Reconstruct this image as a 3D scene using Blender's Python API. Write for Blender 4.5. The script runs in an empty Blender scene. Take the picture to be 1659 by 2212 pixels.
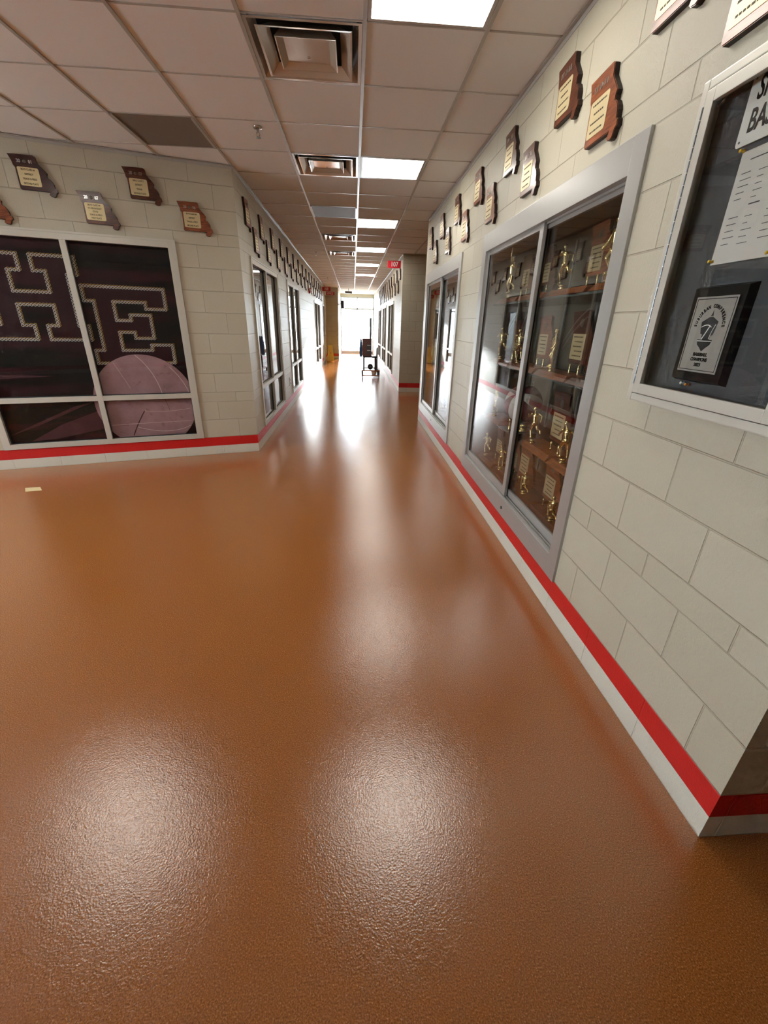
import bpy, bmesh, math, random
from mathutils import Vector, Matrix
random.seed(7)
PI = math.pi
SC = bpy.context.scene
COL = SC.collection
XR, YC, XL, YL, ZC = 1.0806, 0.7363, -1.1557, 5.1373, 2.8048
XF = 1.06                                   # right wall beyond the side passage
CELL = 0.6096
GX0, GY0 = 0.065, 2.868
BLK = 0.4064

# ------------------------------------------------------------------ materials
def lin(c):
    return tuple(((v/255.0)/12.92 if v/255.0 <= 0.04045 else ((v/255.0+0.055)/1.055)**2.4) for v in c) + (1.0,)
def newmat(name):
    m = bpy.data.materials.new(name); m.use_nodes = True
    nt = m.node_tree; nt.nodes.clear()
    out = nt.nodes.new('ShaderNodeOutputMaterial')
    return m, nt, out
def N(nt, t, **kw):
    n = nt.nodes.new(t)
    for k, v in kw.items(): setattr(n, k, v)
    return n
def M(nt, op, a, b=None, c=None, clamp=False):
    n = nt.nodes.new('ShaderNodeMath'); n.operation = op; n.use_clamp = clamp
    for i, v in enumerate((a, b, c)):
        if v is None: continue
        if isinstance(v, (int, float)): n.inputs[i].default_value = v
        else: nt.links.new(v, n.inputs[i])
    return n.outputs[0]
def mixc(nt, fac, a, b, mode='MIX'):
    n = nt.nodes.new('ShaderNodeMix'); n.data_type = 'RGBA'; n.blend_type = mode
    for idx, v in ((0, fac), (6, a), (7, b)):
        if isinstance(v, (int, float)): n.inputs[idx].default_value = v
        elif isinstance(v, tuple): n.inputs[idx].default_value = v
        else: nt.links.new(v, n.inputs[idx])
    return n.outputs[2]
def principled(nt, out, col=None, rough=0.5, metal=0.0, spec=0.5, coat=0.0, coat_r=0.1):
    b = nt.nodes.new('ShaderNodeBsdfPrincipled')
    if col is not None:
        if isinstance(col, tuple): b.inputs['Base Color'].default_value = col
        else: nt.links.new(col, b.inputs['Base Color'])
    b.inputs['Roughness'].default_value = rough
    b.inputs['Metallic'].default_value = metal
    b.inputs['Specular IOR Level'].default_value = spec
    b.inputs['Coat Weight'].default_value = coat
    b.inputs['Coat Roughness'].default_value = coat_r
    nt.links.new(b.outputs[0], out.inputs[0])
    return b
def noise(nt, vec, scale, detail=2, rough=0.5):
    n = nt.nodes.new('ShaderNodeTexNoise'); n.inputs['Scale'].default_value = scale
    n.inputs['Detail'].default_value = detail; n.inputs['Roughness'].default_value = rough
    if vec is not None: nt.links.new(vec, n.inputs['Vector'])
    return n
def bump(nt, b, h, strength, dist):
    n = nt.nodes.new('ShaderNodeBump'); n.inputs['Strength'].default_value = strength
    n.inputs['Distance'].default_value = dist
    nt.links.new(h, n.inputs['Height']); nt.links.new(n.outputs[0], b.inputs['Normal'])
    return n
def ocoord(nt): return nt.nodes.new('ShaderNodeTexCoord').outputs['Object']

def simple(name, rgb, rough=0.5, metal=0.0, spec=0.5, coat=0.0, var=0.06, scale=30, bmp=0.0, bscale=200):
    m, nt, out = newmat(name)
    co = ocoord(nt); nz = noise(nt, co, scale, 3)
    c = lin(rgb); d = tuple(max(0, x*(1-var*2)) for x in c[:3]) + (1.0,)
    col = mixc(nt, nz.outputs[0], c, d)
    b = principled(nt, out, col, rough, metal, spec, coat)
    if bmp > 0:
        nb = noise(nt, co, bscale, 3); bump(nt, b, nb.outputs[0], bmp, 0.002)
    return m

def block_wall(name, phase):
    m, nt, out = newmat(name)
    co = ocoord(nt); sx = N(nt, 'ShaderNodeSeparateXYZ'); nt.links.new(co, sx.inputs[0])
    u = M(nt, 'ADD', M(nt, 'ADD', sx.outputs[0], sx.outputs[1]), phase)
    z = sx.outputs[2]
    e1 = M(nt, 'MINIMUM', M(nt, 'MAXIMUM', M(nt, 'SUBTRACT', z, 0.6096), 0.0), 0.1016)
    e2 = M(nt, 'MINIMUM', M(nt, 'MAXIMUM', M(nt, 'SUBTRACT', z, 2.1336), 0.0), 0.1016)
    zz = M(nt, 'ADD', M(nt, 'ADD', z, e1), e2)
    cb = N(nt, 'ShaderNodeCombineXYZ'); nt.links.new(M(nt, 'ADD', u, 40*BLK), cb.inputs[0]); nt.links.new(zz, cb.inputs[1])
    br = N(nt, 'ShaderNodeTexBrick'); br.offset = 0.5; br.offset_frequency = 2
    nt.links.new(cb.outputs[0], br.inputs['Vector'])
    br.inputs['Scale'].default_value = 1.0; br.inputs['Brick Width'].default_value = BLK
    br.inputs['Row Height'].default_value = 0.2032; br.inputs['Mortar Size'].default_value = 0.0042
    br.inputs['Mortar Smooth'].default_value = 0.6
    br.inputs['Color1'].default_value = lin((188, 182, 163)); br.inputs['Color2'].default_value = lin((182, 176, 156))
    br.inputs['Mortar'].default_value = lin((172, 165, 145))
    fine = noise(nt, co, 420, 3, 0.6); pit = noise(nt, co, 90, 4, 0.65); big = noise(nt, co, 2.2, 2)
    spot = N(nt, 'ShaderNodeMapRange'); spot.inputs[1].default_value = 0.68; spot.inputs[2].default_value = 0.78
    nt.links.new(pit.outputs[0], spot.inputs[0])
    c = mixc(nt, M(nt, 'MULTIPLY', spot.outputs[0], 0.5), br.outputs[0], lin((150, 142, 122)))
    c = mixc(nt, M(nt, 'MULTIPLY', big.outputs[0], 0.18), c, lin((178, 168, 146)))
    white = M(nt, 'LESS_THAN', z, 0.1016); below = M(nt, 'LESS_THAN', z, 0.2032)
    c = mixc(nt, below, c, lin((196, 26, 24)))
    c = mixc(nt, white, c, lin((206, 204, 190)))
    b = principled(nt, out, c, 0.42, 0, 0.5)
    h = M(nt, 'ADD', M(nt, 'MULTIPLY', br.outputs['Fac'], -1.0), M(nt, 'ADD', M(nt, 'MULTIPLY', fine.outputs[0], 0.22), M(nt, 'MULTIPLY', pit.outputs[0], 0.5)))
    bump(nt, b, h, 0.95, 0.004)
    return m

def floor_mat():
    m, nt, out = newmat('epoxy_floor')
    co = ocoord(nt)
    big = noise(nt, co, 0.9, 3); mid = noise(nt, co, 5, 4, 0.6); fine = noise(nt, co, 260, 3, 0.6)
    rp = N(nt, 'ShaderNodeValToRGB'); nt.links.new(fine.outputs[0], rp.inputs[0])
    e = rp.color_ramp.elements; e[0].position = 0.33; e[0].color = lin((94, 54, 22)); e[1].position = 0.60; e[1].color = lin((178, 112, 54))
    x = e = rp.color_ramp.elements.new(0.72); x.color = lin((222, 166, 112))
    c = mixc(nt, M(nt, 'MULTIPLY', mid.outputs[0], 0.45), rp.outputs[0], lin((156, 92, 42)))
    c = mixc(nt, M(nt, 'MULTIPLY', big.outputs[0], 0.4), c, lin((142, 80, 36)))
    b = principled(nt, out, c, 0.11, 0, 1.0)
    vor = N(nt, 'ShaderNodeTexVoronoi'); vor.feature = 'F1'; vor.inputs['Scale'].default_value = 175
    wob = noise(nt, co, 60, 2); mx = N(nt, 'ShaderNodeVectorMath'); mx.operation = 'MULTIPLY_ADD'
    nt.links.new(wob.outputs['Color'], mx.inputs[0]); mx.inputs[1].default_value = (0.012, 0.012, 0.012); nt.links.new(co, mx.inputs[2])
    nt.links.new(mx.outputs[0], vor.inputs['Vector'])
    orange = noise(nt, co, 170, 4, 0.65)
    h = M(nt, 'ADD', M(nt, 'MULTIPLY', vor.outputs[0], 0.5), M(nt, 'MULTIPLY', orange.outputs[0], 0.8))
    bump(nt, b, h, 0.27, 0.0024)
    return m

def tile_mat():
    m, nt, out = newmat('acoustic_tile')
    co = ocoord(nt); a = noise(nt, co, 320, 3, 0.7); g = noise(nt, co, 1.2, 2)
    c = mixc(nt, a.outputs[0], lin((238, 242, 246)), lin((226, 229, 232)))
    c = mixc(nt, M(nt, 'MULTIPLY', g.outputs[0], 0.25), c, lin((230, 231, 232)))
    b = principled(nt, out, c, 0.85, 0, 0.2); bump(nt, b, a.outputs[0], 0.4, 0.001)
    return m

def wood_mat(name, c1, c2, gloss=0.32, coat=0.18):
    m, nt, out = newmat(name)
    co = ocoord(nt); mp = N(nt, 'ShaderNodeMapping'); mp.inputs['Scale'].default_value = (3, 3, 26)
    nt.links.new(co, mp.inputs[0]); nz = noise(nt, mp.outputs[0], 3.5, 5, 0.65)
    rp = N(nt, 'ShaderNodeValToRGB'); nt.links.new(nz.outputs[0], rp.inputs[0])
    e = rp.color_ramp.elements; e[0].position = 0.35; e[0].color = lin(c1); e[1].position = 0.66; e[1].color = lin(c2)
    principled(nt, out, rp.outputs[0], gloss, 0, 0.5, coat, 0.12)
    return m

def glass_mat(name, tint=(246, 247, 246), base=0.07, gain=1.0):
    m, nt, out = newmat(name)
    g = N(nt, 'ShaderNodeNewGeometry'); dt = N(nt, 'ShaderNodeVectorMath'); dt.operation = 'DOT_PRODUCT'
    nt.links.new(g.outputs['Normal'], dt.inputs[0]); nt.links.new(g.outputs['Incoming'], dt.inputs[1])
    c = M(nt, 'ABSOLUTE', dt.outputs['Value']); f = M(nt, 'POWER', M(nt, 'SUBTRACT', 1.0, c, clamp=True), 4.2)
    fac = M(nt, 'ADD', M(nt, 'MULTIPLY', f, (1-base)*gain), base, clamp=True)
    tr = N(nt, 'ShaderNodeBsdfTransparent'); tr.inputs[0].default_value = lin(tint)
    gl = N(nt, 'ShaderNodeBsdfGlossy'); gl.inputs['Roughness'].default_value = 0.01; gl.inputs['Color'].default_value = (0.95, 0.97, 1, 1)
    mx = N(nt, 'ShaderNodeMixShader'); nt.links.new(fac, mx.inputs[0]); nt.links.new(tr.outputs[0], mx.inputs[1]); nt.links.new(gl.outputs[0], mx.inputs[2])
    nt.links.new(mx.outputs[0], out.inputs[0])
    return m

def emis(name, rgb, s):
    m, nt, out = newmat(name)
    e = N(nt, 'ShaderNodeEmission'); e.inputs[0].default_value = lin(rgb); e.inputs[1].default_value = s
    nt.links.new(e.outputs[0], out.inputs[0]); return m

def mural_mat():
    """printed film: near-black with maroon diagonal streaks"""
    m, nt, out = newmat('mural_print')
    co = ocoord(nt); mp = N(nt, 'ShaderNodeMapping'); mp.inputs['Rotation'].default_value = (0, 0.22, 0); mp.inputs['Scale'].default_value = (0.5, 1, 5.0)
    nt.links.new(co, mp.inputs[0]); nz = noise(nt, mp.outputs[0], 1.4, 3, 0.5)
    rp = N(nt, 'ShaderNodeValToRGB'); nt.links.new(nz.outputs[0], rp.inputs[0])
    e = rp.color_ramp.elements; e[0].position = 0.46; e[0].color = lin((22, 18, 20)); e[1].position = 0.62; e[1].color = lin((62, 26, 38))
    principled(nt, out, rp.outputs[0], 0.5, 0, 0.3); return m

def ball_print_mat():
    m, nt, out = newmat('ball_print')
    co = ocoord(nt); a = noise(nt, co, 4, 5, 0.7); b_ = noise(nt, co, 14, 3, 0.6)
    c = mixc(nt, a.outputs[0], lin((212, 172, 180)), lin((132, 98, 106)))
    rp = N(nt, 'ShaderNodeMapRange'); rp.inputs[1].default_value = 0.62; rp.inputs[2].default_value = 0.72; nt.links.new(b_.outputs[0], rp.inputs[0])
    c = mixc(nt, M(nt, 'MULTIPLY', rp.outputs[0], 0.45), c, lin((120, 86, 96)))
    principled(nt, out, c, 0.5, 0, 0.3); return m

MAT = dict(
    wall_r=block_wall('painted_block_right', 0.8866), wall_l=block_wall('painted_block_left', -YL),
    wall_a=block_wall('painted_block_angled', 0.2), wall_o=block_wall('painted_block_other', 0.1),
    floor=floor_mat(), tile=tile_mat(),
    grid=simple('grid_shade_grey', (176, 172, 166), 0.3, var=0.03),  # grey tone paints the shadow gaps at the tile edges into the bars
    grille=simple('return_grille', (128, 116, 106), 0.6, bmp=0.8, bscale=500),
    void=simple('dark_void', (12, 12, 13), 0.9),
    vent=simple('vent_enamel', (196, 186, 174), 0.16, 0.35, 0.8, coat=0.6, var=0.03),
    lamp=emis('lamp_diffuser', (255, 249, 238), 19.0),
    alu=simple('brushed_aluminium', (184, 184, 181), 0.36, 0.55, 0.5, var=0.03, scale=8),
    alu_w=simple('satin_frame', (200, 197, 186), 0.4, 0.25, 0.5, var=0.03, scale=8),
    gasket=simple('black_gasket', (24, 26, 28), 0.5),
    glass=glass_mat('case_glass', base=0.075, gain=1.0), glass_m=glass_mat('mural_glass', base=0.022, gain=0.9),
    glass_b=glass_mat('board_glass', base=0.03, gain=0.45), glass_d=glass_mat('door_glass', base=0.06, gain=0.6),
    case_in=simple('case_lining', (122, 114, 97), 0.6, var=0.05),
    shelf=simple('shelf_glass_edge', (112, 124, 122), 0.25, 0, 0.6),
    wood=wood_mat('walnut_dark', (52, 24, 16), (104, 54, 32)), wood2=wood_mat('walnut_red', (96, 48, 28), (156, 88, 52)),
    wood3=wood_mat('oak_base', (112, 62, 34), (160, 98, 56)),
    wood4=wood_mat('walnut_purple', (44, 22, 22), (76, 38, 34)),
    edge=simple('burnt_edge', (38, 22, 18), 0.5),
    brass=simple('brass_plate', (216, 200, 156), 0.42, 0.4, 0.6, var=0.05, scale=12),
    gold=simple('gold_plated', (246, 224, 160), 0.2, 1.0, 0.5, var=0.02),
    ink=simple('engraved_ink', (58, 44, 30), 0.6), silver=simple('silver_numeral', (206, 206, 202), 0.22, 0.9),
    seal=simple('seal_pewter', (112, 108, 100), 0.4, 0.6),
    felt=simple('charcoal_fabric', (98, 101, 104), 0.9, 0, 0.1, var=0.1, scale=300, bmp=0.5, bscale=900),
    paper=simple('paper', (222, 218, 212), 0.7, var=0.02), white=simple('white_plastic', (232, 232, 228), 0.4, var=0.02),
    black=simple('black_satin', (20, 20, 22), 0.35), grey=simple('dark_grey', (70, 72, 76), 0.5),
    red=simple('sign_red', (188, 22, 40), 0.4), yellow=simple('yellow_plastic', (240, 196, 24), 0.4), orange=simple('orange_plastic', (228, 140, 30), 0.4),
    mural=mural_mat(), maroon=simple('print_maroon', (62, 28, 38), 0.55, 0, 0.3, var=0.12, scale=90),
    shade=simple('print_black', (26, 22, 20), 0.55, 0, 0.3), chain_w=simple('print_silver', (206, 204, 206), 0.5), chain_g=simple('print_gold', (176, 140, 62), 0.5),
    ballp=ball_print_mat(), seam=simple('print_seam', (240, 212, 216), 0.5), seam_d=simple('print_seam_dark', (72, 36, 44), 0.5),
    streak=simple('print_streak', (92, 46, 58), 0.55, var=0.2, scale=20),
    ballw=simple('ball_white', (226, 224, 216), 0.45, bmp=0.4, bscale=900), ballr=simple('ball_maroon', (120, 30, 36), 0.45, bmp=0.4, bscale=900),
    blue=simple('blue_cloth', (38, 66, 104), 0.85), brown=simple('brown_laminate', (96, 66, 66), 0.5),
    steel=simple('steel', (120, 124, 128), 0.3, 0.8), tube=simple('grey_tube', (96, 104, 104), 0.5), chrome=simple('chrome', (190, 190, 190), 0.12, 1.0),
    ground=simple('concrete_outside', (214, 212, 206), 0.9, bmp=0.2), tan=simple('tan_card', (222, 200, 150), 0.7),
    hollow=simple('door_paint', (168, 176, 182), 0.35))

# ------------------------------------------------------------------ mesh helpers
def B(): return bmesh.new()
def box(bm, x0, x1, y0, y1, z0, z1, bev=0.0):
    t = bmesh.new() if bev else bm
    vs = [t.verts.new((x, y, z)) for x in (x0, x1) for y in (y0, y1) for z in (z0, z1)]
    for f in ((0, 1, 3, 2), (4, 6, 7, 5), (0, 4, 5, 1), (2, 3, 7, 6), (0, 2, 6, 4), (1, 5, 7, 3)):
        t.faces.new([vs[i] for i in f])
    if bev:
        bmesh.ops.recalc_face_normals(t, faces=t.faces)
        bmesh.ops.bevel(t, geom=t.edges[:], offset=bev, segments=2, affect='EDGES', profile=0.7)
        merge(bm, t)
    return bm
def merge(bm, t, mat=None):
    if mat is not None: bmesh.ops.transform(t, matrix=mat, verts=t.verts)
    me = bpy.data.meshes.new('tmp'); t.to_mesh(me); t.free(); bm.from_mesh(me); bpy.data.meshes.remove(me)
def frustum(bm, p0, p1, r0, r1, seg=12, caps=True):
    p0, p1 = Vector(p0), Vector(p1); d = p1-p0
    q = d.to_track_quat('Z', 'Y').to_matrix() if d.length > 1e-9 else Matrix.Identity(3)
    a = [bm.verts.new(p0+q @ Vector((r0*math.cos(2*PI*i/seg), r0*math.sin(2*PI*i/seg), 0))) for i in range(seg)]
    b = [bm.verts.new(p1+q @ Vector((r1*math.cos(2*PI*i/seg), r1*math.sin(2*PI*i/seg), 0))) for i in range(seg)]
    for i in range(seg): bm.faces.new((a[i], a[(i+1) % seg], b[(i+1) % seg], b[i]))
    if caps: bm.faces.new(a[::-1]); bm.faces.new(b)
    return bm
def ball(bm, c, r, s=(1, 1, 1), u=14, v=9):
    bmesh.ops.create_uvsphere(bm, u_segments=u, v_segments=v, radius=r, matrix=Matrix.Translation(c) @ Matrix.Diagonal((s[0], s[1], s[2], 1)))
    return bm
def lathe(bm, prof, seg=20, c=(0, 0, 0)):
    rings = []
    for r, z in prof: rings.append([bm.verts.new((c[0]+r*math.cos(2*PI*i/seg), c[1]+r*math.sin(2*PI*i/seg), c[2]+z)) for i in range(seg)])
    for a, b in zip(rings, rings[1:]):
        for i in range(seg): bm.faces.new((a[i], a[(i+1) % seg], b[(i+1) % seg], b[i]))
    bm.faces.new(rings[0][::-1]); bm.faces.new(rings[-1])
    return bm
def poly_xz(bm, pts, y, thick=0.0):
    """polygon in the local XZ plane; thick > 0 extrudes it from y to y+thick"""
    vs = [bm.verts.new((p[0], y, p[1])) for p in pts]
    f = bm.faces.new(vs)
    if thick:
        r = bmesh.ops.extrude_face_region(bm, geom=[f])
        bmesh.ops.translate(bm, verts=[v for v in r['geom'] if isinstance(v, bmesh.types.BMVert)], vec=(0, thick, 0))
    return bm
def rrect(x0, x1, z0, z1, r, n=5):
    out = []
    for cx, cz, a0 in ((x1-r, z1-r, 0), (x0+r, z1-r, 90), (x0+r, z0+r, 180), (x1-r, z0+r, 270)):
        for i in range(n+1):
            a = math.radians(a0+90*i/n); out.append((cx+r*math.cos(a), cz+r*math.sin(a)))
    return out
def strip(bm, pts, w, y):
    """flat ribbon of width w along pts (x, z) at depth y"""
    L, R = [], []
    for i, p in enumerate(pts):
        a = Vector(pts[max(i-1, 0)]); b = Vector(pts[min(i+1, len(pts)-1)]); d = (b-a).normalized(); n = Vector((-d.y, d.x))*w/2
        L.append(bm.verts.new((p[0]+n.x, y, p[1]+n.y))); R.append(bm.verts.new((p[0]-n.x, y, p[1]-n.y)))
    for i in range(len(pts)-1): bm.faces.new((L[i], R[i], R[i+1], L[i+1]))
    return bm
def obj(name, bm, mat, parent=None, loc=None, rotz=None, smooth=False, recalc=True):
    me = bpy.data.meshes.new(name)
    if recalc: bmesh.ops.recalc_face_normals(bm, faces=bm.faces)
    bm.to_mesh(me); bm.free()
    for m in (mat if isinstance(mat, (list, tuple)) else [mat]): me.materials.append(MAT[m])
    if smooth:
        for p in me.polygons: p.use_smooth = True
    o = bpy.data.objects.new(name, me); COL.objects.link(o)
    if parent: o.parent = parent
    if loc is not None: o.location = loc
    if rotz is not None: o.rotation_euler = (0, 0, rotz)
    return o
def tag(o, label, cat, group=None, kind=None):
    if kind: o['kind'] = kind
    if label: o['label'] = label
    if cat: o['category'] = cat
    if group: o['group'] = group
    return o
def thing(name, label, cat, loc, rotz=0, group=None, kind=None):
    o = bpy.data.objects.new(name, None); COL.objects.link(o); o.empty_display_size = 0.1
    o.location = loc; o.rotation_euler = (0, 0, rotz)
    return tag(o, label, cat, group, kind)
def copy_tree(o, parent=None):
    c = o.copy(); COL.objects.link(c)
    if parent: c.parent = parent
    for ch in list(o.children): copy_tree(ch, c)
    return c
_txt = {}
def text_mesh(s, size, bold=0.0, ext=0.0004, sx=1.0):
    k = (s, size, bold, ext, sx)
    if k in _txt: return _txt[k]
    cu = bpy.data.curves.new('lettering', 'FONT'); cu.body = s; cu.size = size; cu.align_x = 'CENTER'; cu.align_y = 'CENTER'
    cu.offset = bold; cu.extrude = ext; cu.resolution_u = 3
    t = bpy.data.objects.new('t', cu); COL.objects.link(t)
    dg = bpy.context.evaluated_depsgraph_get(); me = bpy.data.meshes.new_from_object(t.evaluated_get(dg))
    bpy.data.objects.remove(t); me.transform(Matrix.Rotation(PI/2, 4, 'X') @ Matrix.Diagonal((sx, 1, 1, 1)))
    _txt[k] = me; return me
def lettering(lines, mat, parent, y, name='lettering'):
    """lines: (string, x, z, size[, bold, sx, rot]) in the local XZ plane, one mesh"""
    bm = B()
    for L in lines:
        s, x, z, size = L[:4]; bold = L[4] if len(L) > 4 else 0; sx = L[5] if len(L) > 5 else 1; rot = L[6] if len(L) > 6 else 0
        me = text_mesh(s, size, bold, 0.0004, sx).copy()
        me.transform(Matrix.Translation((x, y, z)) @ Matrix.Rotation(rot, 4, 'Y')); bm.from_mesh(me); bpy.data.meshes.remove(me)
    return obj(name, bm, mat, parent, recalc=False)

class Frame:
    def __init__(s, ox, oy, rot): s.o = Vector((ox, oy, 0)); s.rot = rot; s.R = Matrix.Rotation(rot, 3, 'Z')
    def p(s, x, d=0.0, z=0.0): return tuple(s.o + s.R @ Vector((x, d, z)))
FR = Frame(XR, 0, -PI/2)                      # right wall: s = -y
FL = Frame(XL, 0, PI/2)                       # left corridor wall: s = y
FA = Frame(XL, YL, math.atan2(0.29731, 0.95478))   # angled wall: s <= 0
FF = Frame(XF, 0, -PI/2)                      # right wall beyond the passage
def wall(name, fr, s0, s1, openings, mat, thick=0.2, z1=None):
    z1 = z1 or ZC+0.03
    bm = B(); xs = sorted({s0, s1, *[o[0] for o in openings], *[o[1] for o in openings]})
    for a, b in zip(xs, xs[1:]):
        hit = [o for o in openings if o[0] <= a+1e-6 and o[1] >= b-1e-6]
        if not hit: box(bm, a, b, 0, thick, 0, z1)
        else:
            if hit[0][2] > 0: box(bm, a, b, 0, thick, 0, hit[0][2])
            box(bm, a, b, 0, thick, hit[0][3], z1)
    bmesh.ops.remove_doubles(bm, verts=bm.verts, dist=1e-5)
    o = obj(name, bm, mat, loc=fr.p(0), rotz=fr.rot); o['kind'] = 'structure'; return o

# ------------------------------------------------------------------ shell
bm = B(); box(bm, -7.2, 6.2, -5.2, 24.4, -0.05, 0)
o = obj('floor', bm, 'floor'); o['kind'] = 'structure'
wall('wall_right', FR, -7.12, -YC, [(-3.99, -1.875, 0.2032, 2.134), (-6.93, -4.755, 0.2032, 2.122)], 'wall_r')
wall('wall_left', FL, YL, 20.2, [(5.60, 7.40, 0.2032, 2.11), (8.47, 10.2, 0.2032, 2.11), (14.1, 16.4, 0.2032, 2.05), (17.9, 18.9, 0, 2.1)], 'wall_l')
wall('wall_angled', FA, -5.4, 0, [(-2.47, -0.61, 0.2032, 2.142)], 'wall_a')
wall('wall_side', Frame(XR, YC, 0), 0.2, 4.0, [], 'wall_r')
wall('wall_lobby_right', Frame(4.4, 0, -PI/2), -YC, 5.2, [], 'wall_o')
wall('wall_passage_near', Frame(XR, 7.12-0.2, 0), 0.2, 5.0, [], 'wall_o')
wall('wall_passage_end', Frame(6.0, 0, -PI/2), -10.6, -6.6, [], 'wall_o')
wall('wall_passage_far', Frame(XF, 10.25, 0), 0.2, 5.0, [], 'wall_r')
wall('wall_right_far', FF, -24.2, -10.25, [(-14.0, -12.2, 0.2032, 2.0), (-16.7, -14.9, 0.2032, 2.0), (-19.4, -17.6, 0.2032, 2.0)], 'wall_o')
wall('wall_left_end', Frame(XL-0.2, 20.2, 0), 0.0, 0.72, [], 'wall_a')
wall('wall_left_far', Frame(-0.635, 0, PI/2), 20.4, 24.2, [], 'wall_o')
wall('wall_lobby_left', Frame(-6.2, 0, PI/2), -5.2, 3.9, [(-0.4, 3.4, 1.0, 2.2)], 'wall_o')  # opening cut for the added fill window
wall('wall_back', Frame(0, -5.0, PI), -4.6, 6.4, [], 'wall_o')
# the end wall of the corridor is a glazed entrance
bm = B(); box(bm, -0.65, XF, 24.0, 24.15, 2.68, ZC+0.03)
o = obj('wall_end', bm, 'wall_o'); o['kind'] = 'structure'

# ceiling: lay-in tiles, open where lamps, vents and return grilles sit
LAMPS = {(0, -1), (0, 3), (0, 7), (0, 11), (0, 15), (0, 19), (-4, -1), (-8, -1), (-8, -5)}  # the two lamps farthest left are unseen, added to light the right wall
VENTS = {(-1, 0), (-1, 3), (-1, 9), (-1, 12)}
GRILLES = {(-3, 2), (-1, 6)}
def gx(i): return GX0+i*CELL
def gy(j): return GY0+j*CELL
bm = B()
for i in range(-12, 11):
    for j in range(-14, 36):
        if (i, j) in LAMPS or (i, j) in VENTS or (i, j) in GRILLES: continue
        x0, x1, y0, y1 = gx(i), gx(i+1), gy(j), gy(j+1)
        vs = [bm.verts.new(c) for c in ((x0, y0, ZC+0.007), (x0, y1, ZC+0.007), (x1, y1, ZC+0.007), (x1, y0, ZC+0.007))]
        bm.faces.new(vs)
bmesh.ops.remove_doubles(bm, verts=bm.verts, dist=1e-5)
box(bm, -7.4, 6.4, -5.8, 24.9, ZC+0.26, ZC+0.30)
o = obj('ceiling', bm, 'tile', recalc=False); o['kind'] = 'structure'
bm = B()
for i in range(-12, 11): box(bm, gx(i)-0.010, gx(i)+0.010, -5.0, 24.0, ZC, ZC+0.012)
for j in range(-14, 35): box(bm, -6.9, 6.2, gy(j)-0.0055, gy(j)+0.0055, ZC+0.003, ZC+0.0125)
o = obj('trim_1', bm, 'grid'); o['kind'] = 'structure'
def angle_trim(n, fr, s0, s1):
    bm = B(); box(bm, s0, s1, -0.022, 0.0, ZC-0.002, ZC+0.001); box(bm, s0, s1, -0.003, 0.0, ZC-0.024, ZC)
    o = obj('trim_%d' % n, bm, 'grid', loc=fr.p(0), rotz=fr.rot); o['kind'] = 'structure'
angle_trim(2, FL, YL, 20.2); angle_trim(3, FR, -7.12, -YC); angle_trim(4, FF, -24, -10.25); angle_trim(5, FA, -5.2, 0)

# ------------------------------------------------------------------ ceiling fittings
def ordinal(n): return ['first', 'second', 'third', 'fourth', 'fifth', 'sixth', 'seventh', 'eighth', 'ninth', 'tenth', 'eleventh', 'twelfth', 'thirteenth', 'fourteenth', 'fifteenth', 'sixteenth'][n]
h = CELL/2
def make_lamp():
    t = thing('ceiling_light', None, 'ceiling light', (0, 0, ZC), 0, 'square lay-in ceiling lights')
    f = B()
    for a in ((-h+.012, h-.012, -h+.012, -h+.03), (-h+.012, h-.012, h-.03, h-.012), (-h+.012, -h+.03, -h+.03, h-.03), (h-.03, h-.012, -h+.03, h-.03)):
        box(f, a[0], a[1], a[2], a[3], 0.002, 0.02)
    obj('frame', f, 'grid', t)
    d = B(); box(d, -h+.03, h-.03, -h+.03, h-.03, 0.006, 0.010); obj('diffuser', d, 'lamp', t)
    k = B(); box(k, -h+.012, h-.012, -h+.012, h-.012, 0.02, 0.09); obj('housing', k, 'grid', t)
    return t
def ring(bm, r0, z0, r1, z1, th=0.0015):
    """square louvre: sloped sheet between half-sizes r0 and r1"""
    for q in range(4):
        m = Matrix.Rotation(q*PI/2, 4, 'Z')
        vs = [bm.verts.new(m @ Vector(c)) for c in ((-r0, -r0, z0), (r0, -r0, z0), (r1, -r1, z1), (-r1, -r1, z1), (-r0, -r0, z0+th), (r0, -r0, z0+th), (r1, -r1, z1+th), (-r1, -r1, z1+th))]
        for f in ((0, 1, 2, 3), (7, 6, 5, 4), (0, 4, 5, 1), (3, 2, 6, 7)): bm.faces.new([vs[i] for i in f])
def make_vent():
    t = thing('ceiling_vent', None, 'ceiling vent', (0, 0, ZC), 0, 'square louvred air vents')
    f = B(); ring(f, h-.012, 0.001, h-.03, 0.001); ring(f, h-.03, 0.001, 0.245, 0.05); obj('pan', f, 'vent', t)
    for a, za, b, zb in ((0.236, -0.006, 0.180, 0.034),):
        l = B(); ring(l, a+.006, za-.001, a-.006, za); ring(l, a-.006, za, b, zb); obj('louvre', l, 'vent', t)
    c = B(); ring(c, 0.158, -0.006, 0.152, -0.005); ring(c, 0.152, -0.005, 0.118, 0.014); box(c, -0.118, 0.118, -0.118, 0.118, 0.0135, 0.015); ring(c, .158, -.004, .13, .04)
    p = obj('centre_plate', c, 'vent', t)
    s = B(); ball(s, (0, 0.06, 0.012), 0.009, (1, 1, 0.5)); obj('screw', s, 'chrome', p, smooth=True)
    d = B(); box(d, -h+.012, h-.012, -h+.012, h-.012, 0.075, 0.09); obj('dark_duct_plate', d, 'void', t)  # near-black plate, its colour standing in for the shade inside the duct
    return t
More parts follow.
